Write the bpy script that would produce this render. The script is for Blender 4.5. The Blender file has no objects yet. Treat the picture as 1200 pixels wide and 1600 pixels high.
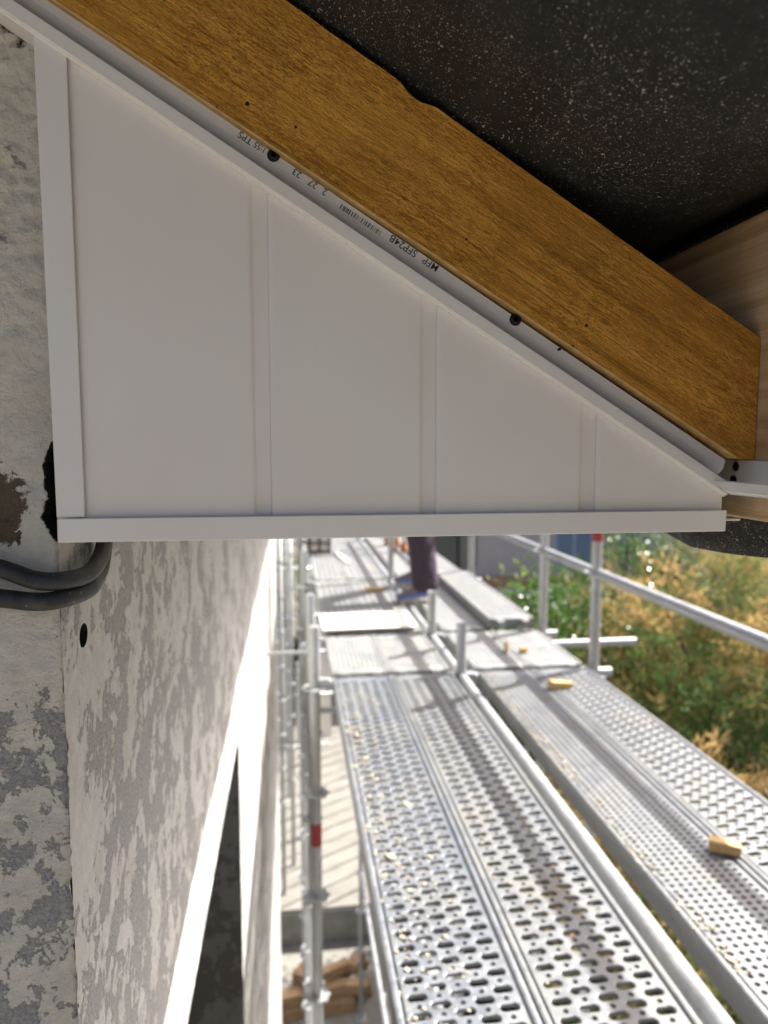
import bpy, math, random
import numpy as np
from mathutils import Vector, Matrix, noise as mnoise

random.seed(7); rng = np.random.default_rng(7)
scene = bpy.context.scene
col = scene.collection
R = math.radians

# ------------------------------------------------------------------ camera, sky, sun, exposure
# World: the house's long facade runs along +Y, the camera's eye is the origin, the garden lies 7 m below.
cam_d = bpy.data.cameras.new('camera')
cam = bpy.data.objects.new('camera', cam_d); col.objects.link(cam)
cam_d.sensor_fit = 'VERTICAL'; cam_d.sensor_height = 36.0; cam_d.lens = 24.975
cam_d.clip_start = 0.02; cam_d.clip_end = 2000
cam.location = (0, 0, 0)
cam.rotation_euler = (R(90 - 5.302), 0, R(-7.51))
cam_d.dof.use_dof = True; cam_d.dof.focus_distance = 0.44; cam_d.dof.aperture_fstop = 7.4
scene.camera = cam
scene.cycles.max_bounces = 6; scene.cycles.diffuse_bounces = 4; scene.cycles.glossy_bounces = 2; scene.cycles.transmission_bounces = 2

SUN = Vector((1.13, 0.55, 1.31)).normalized()          # towards the sun
world = bpy.data.worlds.new('World'); scene.world = world; world.use_nodes = True
wn = world.node_tree; wn.nodes.clear()
wo = wn.nodes.new('ShaderNodeOutputWorld'); wb = wn.nodes.new('ShaderNodeBackground')
ws = wn.nodes.new('ShaderNodeTexSky'); ws.sky_type = 'NISHITA'; ws.sun_disc = False
ws.sun_elevation = math.asin(SUN.z); ws.sun_rotation = math.atan2(SUN.x, SUN.y)
ws.air_density = 0.5; ws.dust_density = 6.0; ws.ozone_density = 0.2
wb.inputs[1].default_value = 0.10
wn.links.new(ws.outputs[0], wb.inputs[0]); wn.links.new(wb.outputs[0], wo.inputs[0])
sun_d = bpy.data.lights.new('sun', 'SUN'); sun_d.energy = 5.0; sun_d.angle = R(0.53); sun_d.color = (1, 0.965, 0.91)
sun = bpy.data.objects.new('sun', sun_d); col.objects.link(sun)
sun.rotation_euler = SUN.to_track_quat('Z', 'Y').to_euler()
vs = scene.view_settings
vs.view_transform = 'Standard'; vs.look = 'None'; vs.gamma = 1; vs.use_curve_mapping = False; vs.exposure = 1.4

# ------------------------------------------------------------------ helpers
class MB:
    """collects vertices and faces of one mesh"""
    def __init__(s): s.v = []; s.f = []
    def add(s, vs_, fs):
        o = len(s.v); s.v += [tuple(map(float, p)) for p in vs_]; s.f += [tuple(i + o for i in q) for q in fs]; return s
    def box(s, a, b, M=None):
        x0, y0, z0 = a; x1, y1, z1 = b
        p = [Vector(q) for q in ((x0,y0,z0),(x1,y0,z0),(x1,y1,z0),(x0,y1,z0),(x0,y0,z1),(x1,y0,z1),(x1,y1,z1),(x0,y1,z1))]
        if M is not None: p = [M @ q for q in p]
        return s.add(p, [(0,3,2,1),(4,5,6,7),(0,1,5,4),(1,2,6,5),(2,3,7,6),(3,0,4,7)])
    def tube(s, pts, r, n=16, cap=True):
        pts = [Vector(p) for p in pts]; rr = r if hasattr(r, '__len__') else [r]*len(pts)
        o = len(s.v); up = None
        for i, p in enumerate(pts):
            t = (pts[min(i+1, len(pts)-1)] - pts[max(i-1, 0)]).normalized()
            if up is None: up = Vector((0,0,1)) if abs(t.z) < .9 else Vector((0,1,0))
            a = t.cross(up).normalized(); up = a.cross(t).normalized()
            for k in range(n):
                w = 2*math.pi*k/n; q = p + (a*math.cos(w) + up*math.sin(w))*rr[i]; s.v.append(tuple(q))
        for i in range(len(pts)-1):
            for k in range(n):
                k2 = (k+1) % n; b = o+i*n; s.f.append((b+k, b+k2, b+n+k2, b+n+k))
        if cap:
            s.f.append(tuple(o+k for k in range(n))[::-1]); s.f.append(tuple(o+(len(pts)-1)*n+k for k in range(n)))
        return s
    def prism(s, poly, y0, y1):                      # polygon in X,Z pushed along Y
        n = len(poly)
        return s.add([(x,y0,z) for x,z in poly]+[(x,y1,z) for x,z in poly],
                     [tuple(range(n)), tuple(range(2*n-1,n-1,-1))]+[((i+1)%n,i,n+i,n+(i+1)%n) for i in range(n)])
    def mesh(s, name, mat, smooth=False, recalc=True):
        me = bpy.data.meshes.new(name); me.from_pydata(s.v, [], s.f)
        if recalc:
            import bmesh
            b = bmesh.new(); b.from_mesh(me); bmesh.ops.recalc_face_normals(b, faces=b.faces); b.to_mesh(me); b.free()
        if mat: me.materials.append(mat)
        if smooth: me.polygons.foreach_set('use_smooth', [True]*len(me.polygons))
        return me
    def build(s, name, mat, parent=None, smooth=False, bevel=0, recalc=True, seg=2, edge_split=None):
        return link(name, s.mesh(name, mat, smooth, recalc), parent, bevel, seg)
def link(name, me, parent=None, bevel=0, seg=2):
    o = bpy.data.objects.new(name, me); col.objects.link(o)
    if parent: o.parent = parent
    if bevel:
        m = o.modifiers.new('bevel', 'BEVEL'); m.width = bevel; m.segments = seg; m.limit_method = 'ANGLE'; m.angle_limit = R(40)
        try: m.harden_normals = False
        except Exception: pass
    return o
def smooth_angle(o, deg=40):
    me = o.data; me.polygons.foreach_set('use_smooth', [True]*len(me.polygons))
    try: me.set_sharp_from_angle(angle=R(deg))
    except Exception: pass
    return o
def empty(name, loc=(0,0,0), rz=0):
    o = bpy.data.objects.new(name, None); col.objects.link(o); o.location = loc; o.rotation_euler.z = rz
    o.empty_display_size = .1; return o
def tag(o, label=None, cat=None, group=None, kind=None):
    if label: o['label'] = label
    if cat: o['category'] = cat
    if group: o['group'] = group
    if kind: o['kind'] = kind
    return o

# ---- node helpers
class N:
    def __init__(s, name):
        s.m = bpy.data.materials.new(name); s.m.use_nodes = True; s.t = s.m.node_tree
        s.b = s.t.nodes['Principled BSDF']; s._c = None
    def new(s, t, **k):
        n = s.t.nodes.new(t)
        for a, v in k.items(): setattr(n, a, v)
        return n
    def L(s, a, b): s.t.links.new(a, b)
    def co(s, scale=(1,1,1), rot=(0,0,0), loc=(0,0,0)):
        if s._c is None: s._c = s.new('ShaderNodeTexCoord')
        m = s.new('ShaderNodeMapping'); m.inputs['Scale'].default_value = scale; m.inputs['Rotation'].default_value = rot
        m.inputs['Location'].default_value = loc
        s.L(s._c.outputs['Object'], m.inputs[0]); return m.outputs[0]
    def noise(s, co, scale, detail=4, rough=.55, dist=0):
        n = s.new('ShaderNodeTexNoise'); n.inputs['Scale'].default_value = scale; n.inputs['Detail'].default_value = detail
        n.inputs['Roughness'].default_value = rough; n.inputs['Distortion'].default_value = dist
        s.L(co, n.inputs['Vector']); return n.outputs['Fac']
    def voro(s, co, scale, feature='F1', out='Distance'):
        n = s.new('ShaderNodeTexVoronoi'); n.feature = feature; n.inputs['Scale'].default_value = scale
        s.L(co, n.inputs['Vector']); return n.outputs[out]
    def ramp(s, fac, *stops, interp='LINEAR'):
        n = s.new('ShaderNodeValToRGB'); e = n.color_ramp.elements; n.color_ramp.interpolation = interp
        while len(e) < len(stops): e.new(0.5)
        for el, (p, c) in zip(e, stops):
            el.position = p; el.color = (*c, 1) if hasattr(c, '__len__') else (c, c, c, 1)
        s.L(fac, n.inputs[0]); return n.outputs[0]
    def mix(s, fac, a, b, mode='MIX'):
        n = s.new('ShaderNodeMix', data_type='RGBA'); n.blend_type = mode
        for v, i in ((fac, 0), (a, 6), (b, 7)):
            if hasattr(v, 'node'): s.L(v, n.inputs[i])
            elif i == 0: n.inputs[0].default_value = v
            else: n.inputs[i].default_value = (*v, 1) if hasattr(v, '__len__') else (v, v, v, 1)
        return n.outputs[2]
    def math(s, op, a, b=0.0, clamp=False):
        n = s.new('ShaderNodeMath', operation=op); n.use_clamp = clamp
        for v, i in ((a, 0), (b, 1)):
            if hasattr(v, 'node'): s.L(v, n.inputs[i])
            else: n.inputs[i].default_value = v
        return n.outputs[0]
    def bump(s, h, dist, strength=1.0, prev=None):
        n = s.new('ShaderNodeBump'); n.inputs['Distance'].default_value = dist; n.inputs['Strength'].default_value = strength
        s.L(h, n.inputs['Height'])
        if prev: s.L(prev, n.inputs['Normal'])
        return n.outputs[0]
    def fin(s, color=None, rough=.6, metal=0., normal=None, spec=None, trans=None):
        for v, k in ((color, 'Base Color'), (rough, 'Roughness'), (metal, 'Metallic'), (spec, 'Specular IOR Level')):
            if v is None: continue
            if hasattr(v, 'node'): s.L(v, s.b.inputs[k])
            elif k == 'Base Color': s.b.inputs[k].default_value = (*v, 1)
            else: s.b.inputs[k].default_value = v
        if normal: s.L(normal, s.b.inputs['Normal'])
        return s.m

# ------------------------------------------------------------------ materials
def m_plain(name, c, rough=.6, metal=0., nz=0, scale=30):
    n = N(name)
    if nz:
        f = n.noise(n.co(), scale, 5, .6)
        c2 = n.mix(n.ramp(f, (.3, 0.), (.7, 1.)), tuple(x*(1-nz) for x in c), tuple(min(1, x*(1+nz)) for x in c))
        return n.fin(c2, rough, metal, n.bump(f, .002, .4))
    return n.fin(c, rough, metal)

def m_pvc(name, c=(.81, .775, .71), warm=.03):
    n = N(name); co = n.co()
    big = n.noise(co, 9, 2, .5)
    fine = n.noise(co, 900, 2, .5)
    scuff = n.ramp(n.noise(n.co((1, 1, .25)), 160, 6, .72, 1.2), (.70, 0.), (.78, 1.))
    dirt = n.ramp(n.noise(co, 340, 3, .5), (.77, 0.), (.82, 1.))
    c1 = n.mix(n.ramp(big, (.35, 0.), (.65, 1.)), c, tuple(x*f for x, f in zip(c, (.97, .95, .955))))
    c1 = n.mix(n.math('MULTIPLY', scuff, .11), c1, (.55, .52, .48))
    c1 = n.mix(n.math('MULTIPLY', dirt, .45), c1, (.22, .19, .16))
    wav = n.noise(n.co((14, 14, 3)), 1, 2, .5)
    nb = n.bump(wav, .004, .12); nb = n.bump(fine, .0002, .08, nb)
    return n.fin(c1, n.ramp(big, (.3, .36), (.7, .46)), 0, nb)

def m_wall(name, cream, grey, scale, bias, attr=False, grad=None, rough_top=False, lime=0.0):
    """old paint flaking from cement render"""
    n = N(name); co = n.co()
    a = n.noise(co, scale, 9, .66, .35)
    b = n.noise(co, scale*4.3, 7, .7, .5)
    f = n.math('ADD', n.math('MULTIPLY', a, .62), n.math('MULTIPLY', b, .38))
    if grad:                                    # weathering grows along an axis: (axis index, from, to, amount)
        sp = n.new('ShaderNodeSeparateXYZ'); n.L(co, sp.inputs[0])
        mr = n.new('ShaderNodeMapRange'); mr.inputs[1].default_value = grad[1]; mr.inputs[2].default_value = grad[2]
        mr.inputs[3].default_value = 0; mr.inputs[4].default_value = grad[3]
        n.L(sp.outputs[grad[0]], mr.inputs[0]); f = n.math('ADD', f, mr.outputs[0])
    mask = n.ramp(f, (bias, 0.), (bias+.012, 1.))        # 1 = bare cement
    fine = n.noise(co, 420, 6, .65)
    mid = n.noise(co, 70, 5, .6)
    cr = n.mix(n.ramp(mid, (.35, 0.), (.7, 1.)), cream, tuple(x*.84 for x in cream))
    cr = n.mix(n.ramp(n.noise(co, 14, 4, .6), (.5, 0.), (.72, .55)), cr, tuple(x*y for x, y in zip(cream, (.80, .76, .70))))
    gr = n.mix(n.ramp(fine, (.35, 0.), (.65, 1.)), tuple(x*.72 for x in grey), tuple(x*1.2 for x in grey))
    spots = n.ramp(n.voro(co, 150), (.07, 1.), (.13, 0.))
    cr = n.mix(n.math('MULTIPLY', spots, n.ramp(n.noise(co, 26, 3, .5), (.52, 0.), (.62, .6))), cr, tuple(x*.45 for x in grey))
    c = n.mix(mask, cr, gr)
    h = n.math('SUBTRACT', n.math('MULTIPLY', fine, .55), n.math('MULTIPLY', mask, .55))
    h = n.math('ADD', h, n.math('MULTIPLY', n.noise(co, 190, 4, .7), .9))
    h = n.math('ADD', h, n.math('MULTIPLY', mid, 1.2))
    if attr:
        at = n.new('ShaderNodeAttribute', attribute_name='dirt'); sp2 = n.new('ShaderNodeSeparateColor'); n.L(at.outputs['Color'], sp2.inputs[0])
        mud = n.ramp(n.math('ADD', sp2.outputs[1], n.math('MULTIPLY', n.math('SUBTRACT', b, .5), 1.4)), (.48, 0.), (.53, 1.))
        c = n.mix(mud, c, n.mix(fine, (.075, .055, .035), (.17, .135, .095)))
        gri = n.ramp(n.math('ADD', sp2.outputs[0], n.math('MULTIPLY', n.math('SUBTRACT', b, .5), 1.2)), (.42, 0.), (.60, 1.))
        c = n.mix(gri, c, n.mix(fine, (.006, .006, .005), (.022, .022, .017)))  # near-black: mould stains, plus the hollow's shade painted into the colour
    nb = n.bump(h, .0034, .8)
    return n.fin(c, .9, 0, nb, spec=.2)

def m_wood(name, dark, light, freq, stretch=14, axis=0, rough=.65, knots=True, saw=0.0, specks=False):
    n = N(name)
    sc = [1, 1, 1]; sc[axis] = 1.0/stretch
    co = n.co(tuple(sc))
    warp = n.noise(co, freq*.12, 3, .5)
    g1 = n.noise(co, freq, 6, .62, .8); g2 = n.noise(co, freq*4.5, 4, .6)
    wv = n.new('ShaderNodeTexWave'); wv.bands_direction = 'XYZ'[2 if axis != 2 else 0]; wv.inputs['Scale'].default_value = freq*.22
    wv.inputs['Distortion'].default_value = 7; wv.inputs['Detail'].default_value = 4; wv.inputs['Detail Scale'].default_value = .7
    n.L(co, wv.inputs[0])
    f = n.math('ADD', n.math('MULTIPLY', g1, .55), n.math('ADD', n.math('MULTIPLY', g2, .25), n.math('MULTIPLY', wv.outputs['Fac'], .12)))
    c = n.ramp(f, (.28, dark), (.60, light))
    c = n.mix(n.ramp(n.noise(n.co(), 13, 4, .6), (.48, 0.), (.72, .55)), c, tuple(x*.62 for x in dark))
    h = f
    if saw:                                    # rough sawn fibres lifting across the grain
        s1 = n.noise(n.co((.17, 1, 1), rot=(0, R(7), 0)), 620, 5, .62, .9)
        s2 = n.noise(n.co((.45, 1, 1), rot=(0, R(16), 0)), 1100, 3, .6, .5)
        zone = n.ramp(n.noise(n.co((.5, 1, 1)), 22, 3, .55), (.40, .35), (.62, 1.))
        ln_ = n.noise(n.co((.018, 1, 1)), 230, 4, .6, .25)
        c = n.mix(n.ramp(ln_, (.36, .6), (.45, 0.)), c, tuple(x*.62 for x in dark))
        c = n.mix(n.ramp(ln_, (.56, 0.), (.66, .35)), c, tuple(min(1, x*1.15) for x in light))
        sm = n.math('ADD', n.math('MULTIPLY', s1, .6), n.math('MULTIPLY', s2, .4))
        h = n.math('ADD', n.math('MULTIPLY', sm, saw*1.6), n.math('ADD', n.math('MULTIPLY', f, .4), n.math('MULTIPLY', ln_, .5)))
        c = n.mix(n.math('MULTIPLY', n.ramp(sm, (.41, .85), (.51, 0.)), zone), c, tuple(x*.45 for x in dark))
        c = n.mix(n.math('MULTIPLY', n.ramp(sm, (.52, 0.), (.61, .7)), zone), c, tuple(min(1, x*1.3) for x in light))
    if specks:
        v = n.voro(n.co(), 150); nz = n.noise(n.co(), 30, 3, .6)
        c = n.mix(n.math('MULTIPLY', n.ramp(v, (.045, 1.), (.06, 0.)), n.ramp(nz, (.54, 0.), (.60, 1.))), c, (.75, .62, .42))
        v2 = n.voro(n.co(loc=(3, 1, 2)), 75)
        c = n.mix(n.math('MULTIPLY', n.ramp(v2, (.05, 1.), (.075, 0.)), n.ramp(n.noise(n.co(loc=(5, 5, 5)), 24, 2, .5), (.56, 0.), (.60, .9))), c, (.03, .018, .008))
    return n.fin(c, rough, 0, n.bump(h, .0030 if saw else .0016, .9), spec=.3)

def m_galv(name, base=(.56, .575, .59), dust=.35, dustc=(.62, .56, .47), rough=.42, metal=.75, scale=1.0):
    n = N(name); co = n.co()
    sp = n.voro(co, 70*scale, 'F1', 'Color'); bw = n.new('ShaderNodeRGBToBW'); n.L(sp, bw.inputs[0])
    big = n.noise(co, 6*scale, 5, .6); fine = n.noise(co, 140*scale, 5, .65)
    c = n.mix(bw.outputs[0], tuple(x*.84 for x in base), tuple(min(1, x*1.12) for x in base))
    d = n.math('ADD', n.math('MULTIPLY', big, .6), n.math('MULTIPLY', fine, .4))
    dm = n.ramp(d, (.50-.12*dust, 0.), (.60, 1.))
    dm = n.math('MULTIPLY', dm, min(1., dust*1.7))
    c = n.mix(dm, c, dustc)
    spl = n.ramp(n.noise(co, 60*scale, 4, .6), (.66, 0.), (.70, .8))
    c = n.mix(n.math('MULTIPLY', spl, dust), c, (.34, .32, .275))
    stain = n.ramp(n.noise(n.co(loc=(2, 7, 1)), 3.2*scale, 6, .7, .8), (.55, 0.), (.70, .55))
    c = n.mix(stain, c, tuple(x*.55 for x in dustc))
    mt = n.math('SUBTRACT', metal, n.math('MULTIPLY', dm, metal))
    rg = n.math('ADD', rough-.08, n.math('ADD', n.math('MULTIPLY', bw.outputs[0], .16), n.math('MULTIPLY', dm, .3)))
    return n.fin(c, rg, mt, n.bump(fine, .0008, .35))

def m_membrane():
    n = N('roofing_membrane'); co = n.co()
    wx = n.new('ShaderNodeTexWave'); wx.bands_direction = 'X'; wx.inputs['Scale'].default_value = 260; n.L(n.co(), wx.inputs[0])
    wy = n.new('ShaderNodeTexWave'); wy.bands_direction = 'Y'; wy.inputs['Scale'].default_value = 260; n.L(n.co(), wy.inputs[0])
    weave = n.math('MULTIPLY', wx.outputs['Fac'], wy.outputs['Fac'])
    fine = n.noise(co, 700, 4, .6); zone = n.noise(co, 11, 4, .6)
    c = n.mix(fine, (.010, .010, .009), (.026, .026, .024))
    c = n.mix(n.ramp(n.noise(n.co((1, .3, 1)), 26, 5, .65), (.45, 0.), (.75, .35)), c, (.06, .058, .054))
    for sc, th, zt, zs, lo in ((380, .69, .47, 9, (3, 0, 0)), (720, .665, .43, 13, (0, 4, 0)), (1200, .66, .42, 7, (9, 2, 1))):
        v = n.noise(n.co((1, .6, 1), loc=lo), sc, 2, .55, .6)
        vz = n.noise(n.co(loc=lo), zs, 4, .65)
        c = n.mix(n.math('MULTIPLY', n.ramp(v, (th, 0.), (th+.03, 1.)), n.ramp(vz, (zt-.03, 0.), (zt+.10, 1.))), c, (.62, .57, .46))
    h = n.math('ADD', n.math('MULTIPLY', weave, .35), n.math('MULTIPLY', fine, .4))
    nb = n.bump(n.noise(co, 16, 4, .55), .02, .35); nb = n.bump(h, .0009, .6, nb)
    return n.fin(c, .62, 0, nb, spec=.35)

def m_leaf(name, a, b, rough=.45, scale=1.2, spec=.5, attr=None, c2=None, trans=.25):
    n = N(name)
    f = n.noise(n.co(), scale, 4, .6); g = n.noise(n.co(), 14, 3, .6)
    c = n.mix(n.ramp(n.math('ADD', n.math('MULTIPLY', f, .6), n.math('MULTIPLY', g, .4)), (.36, 0.), (.64, 1.)), a, b)
    if attr:
        at = n.new('ShaderNodeAttribute', attribute_name=attr); sp = n.new('ShaderNodeSeparateColor'); n.L(at.outputs['Color'], sp.inputs[0])
        c = n.mix(sp.outputs[0], c, n.mix(g, c2, tuple(x*.68 for x in c2)))
    n.fin(c, rough, 0, None, spec=spec)
    tb = n.new('ShaderNodeBsdfTranslucent'); n.L(c, tb.inputs[0])
    ms = n.new('ShaderNodeMixShader'); ms.inputs[0].default_value = trans
    out = n.t.nodes['Material Output']; n.L(n.b.outputs[0], ms.inputs[1]); n.L(tb.outputs[0], ms.inputs[2]); n.L(ms.outputs[0], out.inputs[0])
    return n.m

PVC = m_pvc('white_pvc'); PVC_TRIM = m_pvc('white_pvc_trim', (.80, .78, .725))
GABLE = m_wall('gable_old_paint', (.68, .64, .55), (.34, .328, .31), 19, .600, attr=True, grad=(2, -.05, -.21, .104))
FACADE = m_wall('facade_old_paint', (.64, .635, .61), (.39, .386, .376), 10.5, .548, grad=(2, -.10, -.32, .050))
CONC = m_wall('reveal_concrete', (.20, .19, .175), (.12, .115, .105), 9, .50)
RAFT = m_wood('stained_rafter_wood', (.52, .222, .023), (.90, .445, .076), 75, 16, 0, .6, saw=.9, specks=True)
RAFT_EDGE = m_plain('rafter_edge_painted_light', (.74, .46, .17), .65, 0, .22, 120)
PINE = m_wood('pine_wood', (.46, .28, .125), (.84, .62, .37), 90, 45, 1, .6, specks=True)
OFFCUT = m_wood('pale_offcut_wood', (.48, .29, .10), (.66, .45, .20), 70, 10, 0, .6)
LOG = m_wood('weathered_block_wood', (.17, .105, .055), (.46, .31, .17), 30, 8, 0, .75)
MEMB = m_membrane()
SCREW = m_plain('black_screw', (.018, .018, .017), .4, .6)
INK = m_plain('black_ink', (.035, .04, .05), .6)
n = N('cable_sheath'); f = n.noise(n.co(), 160, 5, .65); d_ = n.noise(n.co(), 45, 4, .6)
cc_ = n.mix(n.ramp(f, (.35, 0.), (.7, 1.)), (.016, .017, .018), (.034, .034, .034)); cc_ = n.mix(n.ramp(d_, (.58, 0.), (.75, .35)), cc_, (.14, .13, .11))
cc_ = n.mix(n.ramp(n.noise(n.co(loc=(4, 1, 1)), 420, 2, .5), (.72, 0.), (.75, .5)), cc_, (.30, .28, .24)); CABLE = n.fin(cc_, .5, 0, n.bump(f, .0006, .4))
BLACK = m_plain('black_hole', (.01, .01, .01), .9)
GALV = m_galv('galvanised_tube', (.40, .42, .435), .22, (.36, .335, .29), rough=.40, metal=.55)
PLANK_A = m_galv('galvanised_plank', (.205, .224, .248), .24, (.245, .235, .21), .34, .50)
PLANK_B = m_galv('dusty_galvanised_plank', (.178, .19, .202), .45, (.178, .172, .158), .40, .42)
PLANK_C = m_galv('mortar_stained_plank', (.18, .192, .205), .40, (.184, .178, .164), .40, .42)
PLANK_D = m_galv('far_galvanised_plank', (.265, .277, .29), .5, (.295, .285, .26), .45, .35)
RED = m_plain('red_paint', (.30, .035, .035), .5, 0, .3, 60)
ORANGE = m_plain('orange_rubber', (.55, .17, .03), .6)
TILE = m_plain('terracotta_tile', (.38, .16, .09), .8, 0, .3, 8)

# ------------------------------------------------------------------ ground and terrace
GZ = -7.0
n = N('garden_soil'); f = n.noise(n.co(), .8, 6, .6)
SOIL = n.fin(n.ramp(f, (.3, (.082, .073, .055)), (.7, (.140, .124, .094))), .95, 0, n.bump(f, .05, .5))
g = MB().add([(-300,-300,GZ),(300,-300,GZ),(300,500,GZ),(-300,500,GZ)], [(0,1,2,3)]).build('ground', SOIL); tag(g, kind='structure')
n = N('pale_yard_concrete'); f = n.noise(n.co(), 5, 6, .6)
YARDM = n.fin(n.ramp(f, (.3, (.19, .182, .162)), (.7, (.29, .278, .25))), .9, 0, n.bump(f, .01, .4))
tag(MB().box((-6,-6,GZ-.2),(1.25,9.5,GZ+.006)).build('yard_paving', YARDM), kind='structure')
n = N('paving_slab_stone'); f = n.noise(n.co(), 3.5, 5, .6)
SLABM = n.fin(n.ramp(f, (.3, (.165, .159, .139)), (.7, (.245, .234, .208))), .85, 0, n.bump(f, .008, .4))
ter = MB().box((-4.5, 9.5, GZ), (2.6, 21, GZ+.46)).build('terrace', m_plain('terrace_concrete', (.27, .26, .235), .9, 0, .25, 3)); tag(ter, kind='structure')
import bmesh as _bm
def clip_slab(poly, ax, val, keep_greater):
    out = []
    for i in range(len(poly)):
        a, b = poly[i], poly[(i+1) % len(poly)]
        ia = (a[ax] >= val) == keep_greater; ib = (b[ax] >= val) == keep_greater
        if ia: out.append(a)
        if ia != ib:
            t = (val-a[ax])/(b[ax]-a[ax]); out.append((a[0]+(b[0]-a[0])*t, a[1]+(b[1]-a[1])*t))
    return out
th = R(31); d = Vector((math.cos(th), math.sin(th))); e = Vector((-d.y, d.x)); wslab = .335
for k in range(-6, 44):
    c0 = Vector((-1, 9.5)) + e*(k*wslab)
    pl = [c0+d*-6+e*.014, c0+d*14+e*.014, c0+d*14+e*(wslab-.014), c0+d*-6+e*(wslab-.014)]
    pl = [(p.x, p.y) for p in pl]
    for a in ((0, -1.4, True), (0, 2.58, False), (1, 9.52, True), (1, 20.5, False)): pl = clip_slab(pl, *a) if len(pl) > 2 else []
    if len(pl) < 3: continue
    z0, z1 = GZ+.455, GZ+.50+random.uniform(-.004, .004); m = len(pl)
    MB().add([(x, y, z0) for x, y in pl]+[(x, y, z1) for x, y in pl],
             [tuple(range(m))[::-1], tuple(range(m, 2*m))]+[(i, (i+1) % m, m+(i+1) % m, m+i) for i in range(m)]).build('paving_slab', SLABM, ter)

# ------------------------------------------------------------------ house
XF = -0.1405; YG = 0.45; YE = 6.2
SL = 0.6045                                   # roof slope: dz/dx
def raf_top(x): return .2547 - SL*x
def raf_bot(x): return .1680 - .603*x
house = empty('house', (XF, YG, GZ)); HM = house.matrix_world.copy(); HM.translation = house.location
def hpart(o, parent=None):
    o.parent = parent or house
    if parent is None: o.matrix_parent_inverse = Matrix.Translation(-Vector((XF, YG, GZ)))
    return o
tag(house, 'house with flaking cream paint on cement, its long wall beside the scaffold', 'house')

# gable wall close to the lens: relief grid with chipped edge and a broken hollow behind the panel's edge
def build_gable():
    dx = .0016
    xs = np.concatenate([np.linspace(-.30, -.10, int(.20/dx)+1)])
    zs = np.linspace(-.56, .42, int(.98/dx)+1)
    vs_, fs, colr = [], [], []
    hx = [(.0027, -.1414), (-.0126, -.1464), (-.0318, -.1447), (-.0434, -.1488), (-.0591, -.1403)]
    hz = np.array([p[0] for p in hx][::-1]); hv = np.array([p[1] for p in hx][::-1])
    grid = {}
    for j, z in enumerate(zs):
        ex = XF + .0016*mnoise.noise((0, z*45, 3)) + .0011*mnoise.noise((7, z*190, 1))
        lim = float(np.interp(z, hz, hv, left=9, right=9)) if -.0591 <= z <= .0027 else 9
        if lim < 9: lim += .0022*mnoise.noise((3, z*160, 2)) + .0012*mnoise.noise((3, z*520, 2))
        for i, x in enumerate(xs):
            xx = x
            if z < -.058: xx = min(x, ex) 
            p = (x*26, z*26, 0)
            rough = .5 + .5*max(0, min(1, (z-.0)/.12))       # coarser render higher up
            y = YG + .0009*mnoise.noise((x*120, z*120, 1)) + .0013*rough*mnoise.noise((x*60, z*75, 4)) + .0020*(rough-.4)*mnoise.noise((x*190, z*190, 9))
            y += .0025*mnoise.noise((x*12, z*12, 0)) + .0024*max(0., rough-.45)*mnoise.noise((x*330, z*330, 2)) + .0026*max(0., rough-.45)*mnoise.noise((x*110, z*140, 7))
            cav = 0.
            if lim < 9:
                t = (x-lim)/.008; t = max(0, min(1, t)); y += .035*t; cav = max(0., min(1., (x-lim+.003)/.004))  # cav blackens the hollow: staining and painted-in shade together
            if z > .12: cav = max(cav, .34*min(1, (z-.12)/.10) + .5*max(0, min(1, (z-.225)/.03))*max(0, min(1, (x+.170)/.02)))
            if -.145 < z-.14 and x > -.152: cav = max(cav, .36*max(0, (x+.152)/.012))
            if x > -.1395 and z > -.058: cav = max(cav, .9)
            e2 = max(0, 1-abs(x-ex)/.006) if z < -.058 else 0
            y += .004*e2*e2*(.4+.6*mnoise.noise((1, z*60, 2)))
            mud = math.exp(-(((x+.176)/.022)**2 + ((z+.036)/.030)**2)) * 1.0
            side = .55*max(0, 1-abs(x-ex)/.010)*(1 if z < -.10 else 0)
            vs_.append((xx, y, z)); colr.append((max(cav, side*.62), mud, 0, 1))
    nx = len(xs)
    for j in range(len(zs)-1):
        for i in range(nx-1):
            a = j*nx+i
            if zs[j+1] < -.058 and xs[i] > XF+.004: continue
            fs.append((a, a+1, a+nx+1, a+nx))
    me = bpy.data.meshes.new('gable_wall'); me.from_pydata(vs_, [], fs); me.materials.append(GABLE)
    ca = me.color_attributes.new('dirt', 'FLOAT_COLOR', 'POINT'); ca.data.foreach_set('color', np.array(colr, dtype=np.float32).ravel())  # red: black stains and painted shade of the hollow; green: mud
    me.polygons.foreach_set('use_smooth', [True]*len(me.polygons)); me.update()
    return link('gable_wall', me)
gw = hpart(build_gable())
# rest of the gable, flush behind the relief
o = MB().add([(-3,YG,-7),(-.30,YG,-7),(-.30,YG,.2547+.30*SL),(-3,YG,.2547+3*SL)], [(0,1,2,3)])\
        .add([(-.30,YG,-7),(XF,YG,-7),(XF,YG,-.56),(-.30,YG,-.56)], [(0,1,2,3)]).build('gable_wall', GABLE); hpart(o)
o.data.color_attributes.new('dirt', 'FLOAT_COLOR', 'POINT')
o.data.color_attributes['dirt'].data.foreach_set('color', np.tile(np.array([0, 0, 0, 1], dtype=np.float32), len(o.data.vertices)))

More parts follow.
